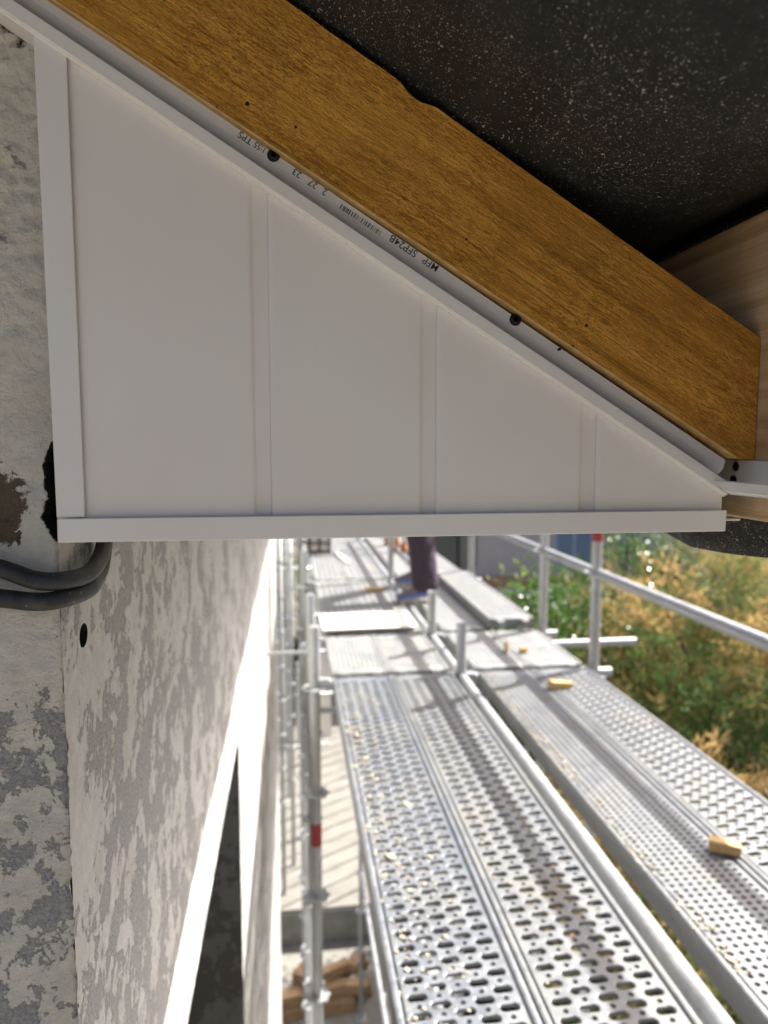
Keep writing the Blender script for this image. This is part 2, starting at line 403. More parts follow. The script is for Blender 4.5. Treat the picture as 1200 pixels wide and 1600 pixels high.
# facade with a window opening and a drilled hole
W0, W1, WT, WB = .72, 1.80, -.745, -2.15
fb = MB()
hy, hz_ = .4972, -.1285; q = .03
def fq(y0, y1, z0, z1): fb.add([(XF,y0,z0),(XF,y1,z0),(XF,y1,z1),(XF,y0,z1)], [(0,1,2,3)])
ZT = .30
fq(YG, hy-q, -.3, ZT); fq(hy-q, hy+q, hz_+q, ZT); fq(hy-q, hy+q, -.3, hz_-q); fq(hy+q, W0, -.3, ZT)
fq(YG, W0, -7, -.3); fq(W0, W1, WT, ZT); fq(W0, W1, -7, WB); fq(W1, YE, -7, ZT)
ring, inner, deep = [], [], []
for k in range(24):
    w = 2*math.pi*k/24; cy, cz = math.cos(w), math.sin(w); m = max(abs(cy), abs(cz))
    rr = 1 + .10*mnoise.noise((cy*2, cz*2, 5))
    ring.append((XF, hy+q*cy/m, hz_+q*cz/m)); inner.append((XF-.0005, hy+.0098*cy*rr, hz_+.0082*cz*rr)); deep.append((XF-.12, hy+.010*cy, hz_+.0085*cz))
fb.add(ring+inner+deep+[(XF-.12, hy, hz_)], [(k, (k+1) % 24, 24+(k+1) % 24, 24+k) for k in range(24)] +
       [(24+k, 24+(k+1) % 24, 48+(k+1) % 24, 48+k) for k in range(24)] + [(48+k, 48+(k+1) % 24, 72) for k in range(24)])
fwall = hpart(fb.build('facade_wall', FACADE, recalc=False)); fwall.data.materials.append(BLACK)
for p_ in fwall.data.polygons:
    if p_.center.x < XF-.01: p_.material_index = 1  # black colour stands in for the shade inside the drilled hole
# end and back walls
hpart(MB().add([(XF,YE,-7),(-3,YE,-7),(-3,YE,2.0),(XF,YE,.3)], [(0,1,2,3)]).add([(-3,YG,-7),(-3,YE,-7),(-3,YE,2.1),(-3,YG,2.1)], [(0,1,2,3)]).build('end_wall', FACADE))
# window: reveal, frame, panes
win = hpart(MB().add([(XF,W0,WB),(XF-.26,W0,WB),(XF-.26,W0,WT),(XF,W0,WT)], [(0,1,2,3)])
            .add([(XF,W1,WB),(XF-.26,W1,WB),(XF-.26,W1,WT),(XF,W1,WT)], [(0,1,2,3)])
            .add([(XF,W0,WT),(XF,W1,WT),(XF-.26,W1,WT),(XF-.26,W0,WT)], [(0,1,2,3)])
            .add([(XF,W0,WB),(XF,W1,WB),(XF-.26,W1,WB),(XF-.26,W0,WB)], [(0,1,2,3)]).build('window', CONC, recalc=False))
FRAME = m_plain('window_frame_paint', (.16, .15, .14), .5)
fm = MB(); xw = XF-.24
for a in ((W0, W0+.06, WB, WT), (W1-.06, W1, WB, WT), (W0+.06, W1-.06, WT-.06, WT), (W0+.06, W1-.06, WB, WB+.06), ((W0+W1)/2-.04, (W0+W1)/2+.04, WB+.06, WT-.06)):
    fm.box((xw-.03, a[0]+.002, a[2]+.002), (xw+.03, a[1]-.002, a[3]-.002))
o = fm.build('window_frame', FRAME, win); 
n = N('window_glass'); GLASS = n.fin((.03, .035, .04), .05, 0, spec=.6)
for a, b in ((W0+.06, (W0+W1)/2-.04), ((W0+W1)/2+.04, W1-.06)):
    MB().box((xw-.006, a-.005, WB+.055), (xw+.002, b+.005, WT-.055)).build('pane', GLASS, win)

# roof covering over the membrane, soffit under the eaves
hpart(MB().prism([(-3.2, raf_top(-3.2)+.07), (.10, raf_top(.10)+.07), (.375, .195), (.375, .225), (.10, raf_top(.10)+.13), (-3.2, raf_top(-3.2)+.13)], .06, YE+.2).build('roof_tiles', TILE))
hpart(MB().box((XF-.0, .466, -.0535), (.30, YE, -.0500)).build('eave_soffit', PVC))

# ------------------------------------------------------------------ roof timbers and membrane
YR = .436
poly = [(-.75, raf_bot(-.75)), (.2920, raf_bot(.2920)), (.3052, -.0089), (.3052, raf_top(.3052))]
top_pts = [(x, raf_top(x) + .0006*mnoise.noise((x*60, 0, 0)) + .0004*mnoise.noise((x*260, 3, 0))) for x in np.linspace(.30, -.75, 240)]
def notch(x, z):
    t = x-.0728
    if -.004 < t < .0125: z -= .0035*math.sin(math.pi*min(1, max(0, (t+.004)/.0165)))**.6 + .0008*mnoise.noise((x*700, 2, 2))
    return x, z
poly += [notch(x, z) for x, z in top_pts]
raf = empty('rafter', (0, YR, 0)); tag(raf, 'orange-brown stained rough-sawn rafter sloping down to the right under the black membrane', 'rafter')
ang = math.atan(SL)
Mr = Matrix.Rotation(ang, 4, 'Y')                       # local X runs down the slope
raf_in = Matrix.Rotation(-ang, 4, 'Y')
def rlocal(x, y, z): return raf_in @ Vector((x, y-YR, z))
raf.rotation_euler = (0, ang, 0)
m_ = MB().prism(poly, YR, YR+.065); m_.v = [tuple(rlocal(*p)) for p in m_.v]
m_.build('beam', RAFT, raf)
# strip along its lower edge, bounce light from below painted as paler colour
pe = [(-.75, raf_bot(-.75)-.0004), (.2915, raf_bot(.2915)-.0004), (.2915, raf_bot(.2915)+.0012), (-.75, raf_bot(-.75)+.0011)]
m_ = MB().prism(pe, YR-.0006, YR+.0085); m_.v = [tuple(rlocal(*p)) for p in m_.v]
m_.build('lower_edge', RAFT_EDGE, raf)
for x, z in [(.1082,.1254),(.0056,.185),(-.0221,.1965),(.1771,.0622),(.186,.0755),(-.0395,.1933),(.1691,.0608)]:
    s_ = random.uniform(.0007, .0013); p = rlocal(x, YR, z); m = MB()
    k = 9; m.add([(p.x+s_*math.cos(2*math.pi*i/k)*random.uniform(.75,1.2), p.y-.0003, p.z+s_*math.sin(2*math.pi*i/k)*random.uniform(.75,1.2)) for i in range(k)]+
                 [(p.x+s_*1.1*math.cos(2*math.pi*i/k), p.y+.002, p.z+s_*1.1*math.sin(2*math.pi*i/k)) for i in range(k)],
                 [tuple(range(k))]+[(i, (i+1) % k, k+(i+1) % k, k+i) for i in range(k)])
    m.build('nail', BLACK, raf)

XB = .3060
fas = MB().box((XB, .13, -.0492), (XB+.026, YE, .1516)).build('fascia_board', PINE, bevel=.0012)
tag(fas, 'pale pine fascia board at the lower end of the rafter', 'board')

def memb_z(x, y):
    base = raf_top(x) + .006
    if x > .10:
        t = (x-.10)/(.319-.10)
        base += .100*t**2.2
    near = max(0, min(1, (YR-.004-y)/.10))
    base += near*(.004*mnoise.noise((x*9, y*11, 2)) - .010*math.sin(math.pi*min(1, max(0, (YR-y)/.34)))) + .0025*near*mnoise.noise((x*38, y*30, 5))
    return base
vs_, fs = [], []
xs = np.concatenate([np.linspace(-3.1, -.45, 18)[:-1], np.linspace(-.45, .319, 130)]); ys = np.concatenate([np.linspace(.08, .52, 80), np.linspace(.56, YE+.15, 24)])
prof_n = len(xs) + 3 + 28
for y in ys:
    for x in xs: vs_.append((x, y, memb_z(x, y)))
    zt = memb_z(.319, y)
    vs_.append((.327, y, zt+.001)); vs_.append((.335, y, zt-.003)); vs_.append((.3385, y, zt-.012))
    lo = -.0785 - .007*math.sin((y-.44)*14) if y < .62 else -.086 + .046*min(1, (y-.62)/.25)
    for k in range(28):
        t = (k+1)/28; z = zt-.012 + (lo-zt+.012)*t
        vs_.append((.3385 + .008*t*math.sin(y*17+1) + .006*t*t + .0015*mnoise.noise((y*20, z*25, 3)), y, z))
for j in range(len(ys)-1):
    for i in range(prof_n-1):
        a = j*prof_n+i; fs.append((a, a+1, a+prof_n+1, a+prof_n))
me = bpy.data.meshes.new('roof_membrane'); me.from_pydata(vs_, [], fs); me.materials.append(MEMB); me.polygons.foreach_set('use_smooth', [True]*len(fs))
mo = link('roof_membrane', me); so = mo.modifiers.new('solid', 'SOLIDIFY'); so.thickness = .0012; so.offset = 1
tag(mo, 'black dusty roofing membrane stretched over the rafter and hanging below the eave', 'membrane')

# ------------------------------------------------------------------ soffit end panel of white boards and its trims
YP = .4335
LX, LZ, LS = -.1233, .2174, .6143             # lower line of the sloping trim
def lip_z(x): return LZ - LS*(x-LX)
pan = empty('soffit_panel', (-.134, YP, -.0558)); tag(pan, 'white plastic board panel, a triangle closing the end of the eaves', 'panel')
PI_ = Matrix.Translation(Vector((.134, -YP, .0558)))
def ppart(o): o.parent = pan; o.matrix_parent_inverse = PI_; return o
grooves = [(-.0208, -.0115), (.0806, .0895), (.1840, .1940)]
edges = [-.1215] + [b for a, b in grooves] + [.2815]
def board(x0, x1, g0, g1):
    """one tongue-and-groove board; g0..g1 is the sunk tongue strip at its right side"""
    pr = []
    pr += [(x0, YP+.0016), (x0+.0003, YP+.0007), (x0+.0010, YP+.0002), (x0+.0022, YP)]
    end = g0 if g0 else x1
    pr += [(x, YP+.00010*math.sin((x-x0)*60)) for x in np.linspace(x0+.006, end-.004, 8)]
    if g0: pr += [(g0-.0022, YP), (g0-.0010, YP+.0002), (g0-.0003, YP+.0007), (g0+.0002, YP+.0013), (g0+.0010, YP+.0016), (x1-.0001, YP+.0017)]
    else: pr += [(x1, YP)]
    m = MB(); nz = 26; k = len(pr)
    for j in range(nz):
        for x, y in pr:
            zt = lip_z(x)+.004; z = -.046 + (zt+.046)*j/(nz-1)
            m.v.append((x, y + .0003*mnoise.noise((x*14, 0, z*14)), z))
    for j in range(nz-1):
        for i in range(k-1): a = j*k+i; m.f.append((a, a+1, a+k+1, a+k))
    o = ppart(m.build('board', PVC, recalc=False)); smooth_angle(o, 50)
for i in range(4):
    g0, g1 = grooves[i] if i < 3 else (None, None)
    board(edges[i], edges[i+1], g0, g1)
# backing so that no light comes through joints
ppart(MB().add([(-.136, YP+.0045, -.05), (.282, YP+.0045, -.05), (.282, YP+.0045, lip_z(.282)+.004), (-.136, YP+.0045, lip_z(-.136)+.004)], [(0,1,2,3)]).build('backing', PVC))
# wall trim (left) and bottom trim
zt0, zt1 = lip_z(-.1345), lip_z(-.1188)
m = MB().prism([(-.1345, -.0412), (-.1188, -.0412), (-.1192, zt1+.003), (-.1360, zt0+.003)], YP-.0030, YP-.0016)
m.add([(-.1345, YP-.0016, -.0412), (-.1345, YP+.030, -.0412), (-.1360, YP+.030, zt0), (-.1360, YP-.0016, zt0)], [(0,1,2,3)])
ppart(m.build('wall_trim', PVC_TRIM, bevel=.0005))
m = MB().prism([(-.1340, -.0558), (.2822, -.0556), (.2826, -.0417), (-.1338, -.0418)], YP-.0046, YP-.0032)
m.box((-.1338, YP-.0032, -.0556), (.2822, YP+.030, -.0545))
ppart(m.build('bottom_trim', PVC_TRIM, bevel=.0006))
ppart(MB().box((.2826, YP+.006, -.0500), (.300, YP+.030, -.0482)).build('soffit_tab', PVC_TRIM, bevel=.0008))
# sloping channel trim
aS = math.atan(LS); u = Vector((math.cos(aS), 0, -math.sin(aS))); nn = Vector((math.sin(aS), 0, math.cos(aS))); O = Vector((LX, 0, LZ))
NT = .0216
FY = .4400                                    # face of the fixing flange
prof = [(.0064, .4286), (.0071, .4279), (.0065, .4272), (-.0002, .4272), (-.0008, .4280), (-.0008, .4520), (.0040, .4530), (.0078, .4512), (.0102, .4478), (.0124, .4436), (.0144, .4412), (.0166, FY), (NT, FY),
        (NT, FY+.0010), (.0166, FY+.0012), (.0148, .4424), (.0130, .4446), (.0110, .4486), (.0086, .4522), (.0044, .4542), (-.0018, .4536), (-.0018, .4300), (.0004, .4288)]
def channel(uvec, nvec, dvec, org, prof, l0, l1, name, shear0=0, shear1=0, seg=24):
    m = MB(); k = len(prof)
    for j in range(seg+1):
        for a, b in prof:
            l = l0+(l1-l0)*j/seg
            if j == 0: l += shear0*a
            if j == seg: l += shear1*a
            m.v.append(tuple(org + uvec*l + nvec*a + dvec*b))
    for j in range(seg):
        for i in range(k):
            i2 = (i+1) % k; A = j*k; m.f.append((A+i, A+i2, A+k+i2, A+k+i))
    return smooth_angle(m.build(name, PVC_TRIM), 28)
Lend = (.2822-LX)/u.x
ppart(channel(u, nn, Vector((0,1,0)), O, prof, -.30, Lend-.001, 'sloping_trim', shear1=-.30))
def screw(pos, nrm, r, name='screw'):
    q = Vector(nrm).to_track_quat('Z', 'Y').to_matrix().to_4x4(); q.translation = Vector(pos)
    m = MB(); k = 20; rings = [(r, 0), (r*.97, .0005), (r*.72, .0010), (r*.40, .0012)]
    for rr, zz in rings:
        for i in range(k): w = 2*math.pi*i/k; m.v.append(tuple(q @ Vector((rr*math.cos(w), rr*math.sin(w), zz))))
    for j in range(3):
        for i in range(k): m.f.append((j*k+i, j*k+(i+1) % k, j*k+k+(i+1) % k, j*k+k+i))
    b = len(m.v)
    for i in range(k):
        w = 2*math.pi*i/k; f_ = .34 if i % 5 in (0,) else .16
        m.v.append(tuple(q @ Vector((r*f_*math.cos(w), r*f_*math.sin(w), -.0004))))
    for i in range(k): m.f.append((3*k+i, 3*k+(i+1) % k, b+(i+1) % k, b+i))
    m.f.append(tuple(range(b, b+k)))
    return smooth_angle(m.build(name, SCREW), 50)
for x in (-.0075, .1410):
    ls_ = (x-math.sin(aS)*.0203-LX)/u.x; p_ = O+u*ls_+nn*.0203
    ppart(screw((p_.x, FY-.0004, p_.z), (0, -1, 0), .0038))
# printed marks on the flange of the trim, upside down as mounted
def text_mesh(body, size):
    cu = bpy.data.curves.new('lettering', 'FONT'); cu.body = body; cu.size = size; cu.resolution_u = 3; cu.offset = .00002
    t = bpy.data.objects.new('tmp', cu); col.objects.link(t); dg = bpy.context.evaluated_depsgraph_get()
    me = bpy.data.meshes.new_from_object(t.evaluated_get(dg)); bpy.data.objects.remove(t); return me
def letter(body, x, z, size, sx=1.0):
    me = text_mesh(body, size); me.materials.clear(); me.materials.append(INK)
    o = link('lettering', me); ex = -u; ey = -nn; ez = Vector((0, -1, 0))
    Mx = Matrix((( ex.x*sx, ey.x, ez.x, x), (ex.y, ey.y, ez.y, FY-.0003), (ex.z*sx, ey.z, ez.z, z), (0,0,0,1)))
    me.transform(Mx); ppart(o)
def along(l, nv): p = O + u*l + nn*nv; return p.x, p.z
def l_of(x): return (x-LX)/u.x - .0
bn = .0212
for body, x, s_, sx in (('MFP', .0925, .0062, 1.0), ('SFP24B', .0792, .0064, 1.0), ('2', .0245, .0056, 1), ('27', .0188, .0056, 1), ('23', .0094, .0056, 1), ('1:55', -.0112, .0050, .9), ('TPS', -.0190, .0056, 1)):
    xx, zz = along(l_of(x - math.sin(aS)*bn), bn); letter(body, xx, zz, s_, sx)
m = MB(); t = l_of(.0565 - math.sin(aS)*.0192); rb = random.Random(3); l = 0
while l < .0285:
    w = rb.choice([.0002, .0002, .0004, .0006]); a = t-l
    pts = [O+u*a+nn*.0192, O+u*(a-w)+nn*.0192, O+u*(a-w)+nn*.0162, O+u*a+nn*.0162]
    m.add([(p.x, FY-.0003, p.z) for p in pts], [(0,1,2,3)]); l += w + rb.choice([.0004, .0006, .0011])
ppart(m.build('barcode', INK))

# ------------------------------------------------------------------ second channel trim, running along the fascia towards the camera
ct = empty('channel_trim', (.30, .43, -.03)); tag(ct, 'short white channel trim screwed along the inner face of the pine fascia board', 'trim')
CI = Matrix.Translation(Vector((-.30, -.43, .03)))
XL = .2715
prof2 = [(-.0225, XL+.0014), (-.0218, XL+.0007), (-.0225, XL), (-.0284, XL), (-.0290, XL+.0008), (-.0290, XB-.002), (-.0270, XB-.0012), (-.0230, XB-.0010), (-.0096, XB-.0010), (-.0096, XB-.0007), (-.0302, XB-.0007), (-.0302, XL+.0010)]
k2 = channel(Vector((0,-1,0)), Vector((0,0,1)), Vector((1,0,0)), Vector((0,0,0)), prof2, -.4707, -.14, 'channel', shear0=-1.95, seg=1)
bk = MB().box((XB-.0016, .3600, -.0290), (XB-.0011, .492, -.0098)).build('flange', PVC_TRIM); bk.parent = ct; bk.matrix_parent_inverse = CI
k2.parent = ct; k2.matrix_parent_inverse = CI
for y, z in ((.4540, -.0140), (.4560, -.0235)):
    s_ = screw((XB-.0018, y, z), (-1, 0, 0), .0034); s_.parent = ct; s_.matrix_parent_inverse = CI

# ------------------------------------------------------------------ cables at the corner
def smooth_path(pts, n=10):
    P = [Vector(p) for p in pts]; P = [P[0]*2-P[1]]+P+[P[-1]*2-P[-2]]; out = []
    for i in range(1, len(P)-2):
        for k in range(n):
            t = k/n; a, b, c, d_ = P[i-1:i+3]
            out.append(.5*((2*b)+(c-a)*t+(2*a-5*b+4*c-d_)*t*t+(3*b-a-3*c+d_)*t**3))
    out.append(P[-2]); return out
for pts, lab in (([(-.30,.440,-.052),(-.205,.439,-.062),(-.1700,.438,-.0715),(-.1490,.437,-.0790),(-.1340,.441,-.0800),(-.1270,.462,-.0800),(-.1280,.492,-.0765),(-.1300,.514,-.0690),(-.1310,.522,-.055),(-.1310,.523,-.03)],
                  'upper of two black cables bending round the house corner under the panel'),
                 ([(-.30,.440,-.076),(-.205,.439,-.0850),(-.1704,.438,-.0892),(-.1490,.437,-.0918),(-.1345,.442,-.0908),(-.1285,.466,-.0910),(-.1310,.494,-.0895),(-.1320,.512,-.0850),(-.1325,.526,-.070),(-.1325,.530,-.05),(-.1325,.531,-.03)],
                  'lower of two black cables bending round the house corner under the panel')):
    o = MB().tube(smooth_path(pts, 10), .0055, 18).build('cable', CABLE, smooth=True)
    tag(o, lab, 'cable', 'cables at the corner of the house')

# ------------------------------------------------------------------ scaffold
DZ = -1.045
XI, XM, XO = .10, .78, 1.43
TY = [-1.9, .56, 3.16, 3.86, 5.50, 8.07]
sc = empty('scaffold', (XM, 3.16, GZ)); SI = Matrix.Translation(-Vector((XM, 3.16, GZ)))
tag(sc, 'galvanised tube scaffold standing along the house wall, carrying the walkway planks', 'scaffold')
def spart(o, parent=None):
    if parent: o.parent = parent
    else: o.parent = sc; o.matrix_parent_inverse = SI
    return o
RT = .02415
def stube(name, a, b, r=RT, mat=GALV, n=18): return spart(smooth_angle(MB().tube([a, b], r, n).build(name, mat), 40))
rm = MB(); k = 32; pr_ = []
for zz in (0, .009):
    for i in range(k): w = 2*math.pi*i/k; r_ = .056 + .006*math.cos(8*w); pr_.append((r_*math.cos(w), r_*math.sin(w), zz))
rm.add(pr_, [tuple(range(k))[::-1], tuple(range(k, 2*k))]+[(i, (i+1) % k, k+(i+1) % k, k+i) for i in range(k)])
ROS = rm.mesh('rosette', GALV)
def standard(x, y, z0, z1, ros):
    st = stube('standard', (x, y, z0), (x, y, z1))
    for z in ros:
        o = link('rosette', ROS); o.parent = st; o.location = (x, y, z)
    return st
ros_z = [DZ-.055-.5*k for k in range(11)]
for y in TY:
    tall = y > 4
    standard(XI, y, GZ+.12, DZ+(.235 if y < 8 else .9), ros_z)
    standard(XM, y, GZ+.12, DZ+(.235 if not tall else (1.15 if y > 5 else .24)), ros_z)
    so_ = standard(XO, y, DZ-2.2, DZ+1.10, [DZ-.055, DZ+.445, DZ+.945])
    spart(smooth_angle(MB().tube([(XO, y, DZ+.60), (XO, y, DZ+.65)], RT+.0012, 18).build('marking_band', RED), 40), so_)
    for x in (XI, XM):
        spart(MB().box((x-.07, y-.07, GZ+.008), (x+.07, y+.07, GZ+.016)).build('base_plate', GALV))
        spart(smooth_angle(MB().tube([(x, y, GZ+.016), (x, y, GZ+.3)], .019, 12).build('base_jack', GALV), 40))
    # transoms under the plank hooks
    stube('transom', (XI+.02, y, DZ-.035), (XM-.02, y, DZ-.035))
    stube('transom', (XM+.02, y, DZ-.035), (XO+.085, y, DZ-.035))
    # coupler heads
    for x, s_ in ((XI+.045, 1), (XM-.045, -1), (XM+.045, 1), (XO-.045, -1)):
        spart(MB().box((x-.022, y-.022, DZ-.068), (x+.022, y+.022, DZ-.008)).build('coupler', GALV, bevel=.006))
    # bracket brace carrying the outer walkway
    stube('bracket_brace', (XM+.02, y, DZ-.75), (XO-.05, y, DZ-.08), .017)
for a, b in zip(TY[:-1], TY[1:]):
    stube('ledger', (XM, a+.025, DZ-.028), (XM, b-.025, DZ-.028))
    stube('guard_rail', (XO+.0, a+.02, DZ+.448), (XO+.0, b-.02, DZ+.448))
    stube('guard_rail', (XO+.0, a+.02, DZ+.950), (XO+.0, b-.02, DZ+.950))
    for k in (4, 8): stube('ledger', (XM, a+.025, DZ-.05-.5*k), (XM, b-.025, DZ-.05-.5*k))
stube('transom', (XM+.1, 3.92, DZ-.115), (2.03, 3.92, DZ-.115))
for y in TY[4:]:
    for k in (2,): stube('transom', (XI+.02, y, DZ-.05-.5*k), (XM-.02, y, DZ-.05-.5*k))
stube('wall_tie', (XF+.005, 3.62, DZ-.02), (XI-.02, 3.62, DZ-.02), .010); stube('brace', (XI-.035, 3.9, DZ-.10), (XI-.035, 5.45, DZ-1.0), .018)
spart(smooth_angle(MB().tube([(XI, 3.16, DZ-.80), (XI, 3.16, DZ-.69)], RT+.001, 16).build('marking_band', RED), 40))

# ---- planks: real perforations
def cell_loops(cx, cy, a, b, kind):
    """rectangle a x b round (cx,cy) with a flared hole; returns verts, faces"""
    if kind == 'slot':
        n_, hl, hr = 16, .0108, .0082
        def P(w, g): c, s = math.cos(w), math.sin(w); return (math.copysign(hl, c)*(1 if abs(c) > 1e-6 else 0) + (hr+g)*c, (hr+g)*s)
    else:
        n_, hl, hr = 10, 0, kind
        def P(w, g): return ((hr+g)*math.cos(w), (hr+g)*math.sin(w))
    V = []; fl = .0020 if kind == 'slot' else .0015
    ws_ = [2*math.pi*(i+.5)/n_ for i in range(n_)]
    for w in ws_:
        c, s = math.cos(w), math.sin(w); t = 1/max(abs(c)/(a/2), abs(s)/(b/2)); V.append((cx+c*t, cy+s*t, 0))
    for g_, z in ((fl, .0), (fl*.35, -.0009), (0, -.0030), (-.0003, -.0075)):
        for w in ws_: x, y = P(w, g_); V.append((cx+x, cy+y, z))
    F = []
    for r_ in range(4):
        for i in range(n_): F.append((r_*n_+i, r_*n_+(i+1) % n_, (r_+1)*n_+(i+1) % n_, (r_+1)*n_+i))
    # fill corners of the rectangle
    cs = [(a/2, b/2), (-a/2, b/2), (-a/2, -b/2), (a/2, -b/2)]
    for x, y in cs:
        w = math.atan2(y, x) % (2*math.pi)
        i = max([j for j in range(n_) if ws_[j] <= w+1e-9], default=n_-1); j = (i+1) % n_
        V.append((cx+x, cy+y, 0)); F.append((i, len(V)-1, j))
    return np.array(V), F
def grid_mesh(mb, cells, xs_, ys_):
    pass
def add_plank_mesh(w, L, kind):
    m = MB(); E_ = .012                                 # rolled edge width
    fieldw = w - 2*(E_+.006+.008)
    m_end = .055
    x0 = E_+.014; 
    if kind == 'slot': na = max(1, round(fieldw/.0425)); a = fieldw/na; b = .0450
    else: na = max(1, int(fieldw/.0220)); a = fieldw/na; b = .0210
    nb = int((L-2*m_end)/b); y0 = (L-nb*b)/2
    V, F = [], []; off = 0
    if kind == 'slot':
        A1 = cell_loops(0, b/4, a, b/2, 'slot'); A2 = cell_loops(0, 3*b/4, a, b/2, .0047)
        B1 = cell_loops(0, b/4, a, b/2, .0047); B2 = cell_loops(0, 3*b/4, a, b/2, 'slot')
        tmpl = [[A1, A2], [B1, B2]]
    else:
        A1 = cell_loops(0, b/2, a, b, .0056); tmpl = [[A1], [A1]]
    for i in range(na):
        for j in range(nb):
            for tv, tf in tmpl[i % 2]:
                sh = 0
                tv2 = tv + np.array([x0+a*(i+.5), y0+b*j+sh, 0]); V.append(tv2); F += [tuple(q+off for q in f_) for f_ in tf]; off += len(tv)
    Va = np.vstack(V)
    # slight dents and bow of used sheet
    m.v = [tuple(p) for p in Va]; m.f = F
    # end strips and side gutters of the sheet
    for ya, yb in ((0, y0), (y0+nb*b, L)): m.add([(x0, ya, 0), (w-x0, ya, 0), (w-x0, yb, 0), (x0, yb, 0)], [(0,1,2,3)])
    for side in (0, 1):
        pf = [(x0, 0), (E_+.0085, .0), (E_+.0072, -.0012), (E_+.0058, -.0052), (E_+.0030, -.0052), (E_+.0016, .0012), (E_-.0004, .0026), (.0030, .0026), (.0008, .0014), (0, -.001), (0, -.062), (.014, -.064)]
        if side: pf = [(w-x, z) for x, z in pf]
        o_ = len(m.v); ny = max(2, int(L/.3))
        for j in range(ny+1):
            for x, z in pf: m.v.append((x, L*j/ny, z))
        kk = len(pf)
        for j in range(ny):
            for i in range(kk-1):
                q = (o_+j*kk+i, o_+j*kk+i+1, o_+(j+1)*kk+i+1, o_+(j+1)*kk+i); m.f.append(q if side else q[::-1])
    m.add([(.0, .0, 0), (w, .0, 0), (w, .0, -.05), (0, .0, -.05)], [(0,1,2,3)]); m.add([(.0, L, 0), (w, L, 0), (w, L, -.05), (0, L, -.05)], [(3,2,1,0)])
    return m
def plank(x, w, y0, y1, kind, mat, label, dz=0, rot=0, group='perforated steel walkway planks'):
    gap = .030; L = (y1-y0)-2*gap
    t = empty('steel_plank', (x, y0+gap, DZ+dz), rot); tag(t, label, 'plank', group)
    me = add_plank_mesh(w, L, kind).mesh('deck_sheet', mat, True, False)
    me.set_sharp_from_angle(angle=R(38))
    o = link('deck_sheet', me, t)
    for yy, s_ in ((0, -1), (L, 1)):
        for xx in (w*.22, w*.78):
            hk = MB().box((xx-.020, min(yy-.004*s_, yy+.048*s_), -.010), (xx+.020, max(yy-.004*s_, yy+.048*s_), -.0035))
            hk.box((xx-.020, min(yy+.040*s_, yy+.048*s_), -.045), (xx+.020, max(yy+.040*s_, yy+.048*s_), -.010))
            hk.build('hook', mat, t, bevel=.002)
    return t
P1, P2, P3, P4 = (.180, .262), (.446, .284), (.853, .266), (1.125, .262)
plank(*P1, TY[1], TY[2], 'slot', PLANK_A, 'bluish slotted steel plank nearest the house in the near bay, flecked with plaster')
plank(*P2, TY[1], TY[2], 'slot', PLANK_B, 'dusty slotted steel plank with a broad rail shadow, left of the long ledger tube')
plank(*P3, TY[1], TY[2], 'round', PLANK_C, 'steel plank with small round holes, right of the long ledger tube in the near bay')
plank(*P4, TY[1], TY[2], 'slot', PLANK_C, 'slotted steel plank along the outer edge of the near bay, beside the garden')
nm = ['innermost', 'second', 'third', 'outermost']
for (p, nme, kd, mt) in zip((P1, P2, P3, P4), nm, ('round', 'round', 'round', 'round'), (PLANK_D, PLANK_D, PLANK_D, PLANK_D)):
    plank(*p, TY[2], TY[3], kd, mt, f'{nme} plank from the house in the short bay just beyond the near planks')
for (p, nme, kd, mt, dz) in zip((P1, P2, P3, P4), nm, ('slot', 'slot', 'round', 'slot'), (PLANK_D, PLANK_D, PLANK_D, PLANK_D), (0, 0, 0, .055)):
    plank(*p, TY[3], TY[4], kd, mt, f'{nme} plank from the house in the bay beyond the short one' + (' raised on its neighbour' if dz else ''), dz)
for (p, nme, kd, mt, dz) in zip((P1, P2, P3, P4), nm, ('slot', 'slot', 'round', 'slot'), (PLANK_D, PLANK_D, PLANK_D, PLANK_D), (0, 0, 0, .02)):
    plank(*p, TY[4], TY[5], kd, mt, f'{nme} plank from the house in the farthest bay of the walkway', dz)
for (p, nme) in zip((P1, P2, P3, P4), nm):
    plank(*p, TY[0], TY[1], 'slot', PLANK_B, f'{nme} plank from the house in the bay underfoot')

# ---- litter on the walkway
def chip_obj(name, pts, mat, thick):
    m = MB(); k = len(pts)
    return m
deb = MB()
def chip(x, y, z, s_):
    k = random.choice((4, 5, 6)); a0 = random.random()*6.28; t = s_*random.uniform(.15, .45)
    ring_ = [(x+s_*random.uniform(.6, 1.2)*math.cos(a0+6.283*i/k), y+s_*random.uniform(.6, 1.2)*math.sin(a0+6.283*i/k)) for i in range(k)]
    tl = random.uniform(-.3, .3)
    deb.add([(a, b, z) for a, b in ring_]+[(x+(a-x)*.8, y+(b-y)*.8, z+t+(a-x)*tl) for a, b in ring_],
            [tuple(range(k))[::-1], tuple(range(k, 2*k))]+[(i, (i+1) % k, k+(i+1) % k, k+i) for i in range(k)])
for _ in range(430):
    y = random.uniform(1.15, 3.1); x = .19 + abs(random.gauss(0, .10))
    if x > .44: x = random.uniform(.19, .44)
    chip(x, y, DZ+.001, abs(random.gauss(.002, .0022))+.0010)
for _ in range(12):
    chip(random.uniform(.185, .34), random.uniform(1.25, 2.9), DZ+.002, random.uniform(.008, .016))
for _ in range(420):
    chip(random.choice([random.uniform(.46, .72), random.uniform(.87, 1.10), random.uniform(1.14, 1.38)]), random.uniform(1.2, 8), DZ+.001, random.uniform(.0015, .006))
for _ in range(260):
    chip(random.uniform(.855, .90), random.uniform(1.2, 3.1), DZ+.003, random.uniform(.002, .007))
for _ in range(200):
    chip(random.uniform(.19, .72), random.uniform(3.2, 8), DZ+.001, random.uniform(.002, .010))
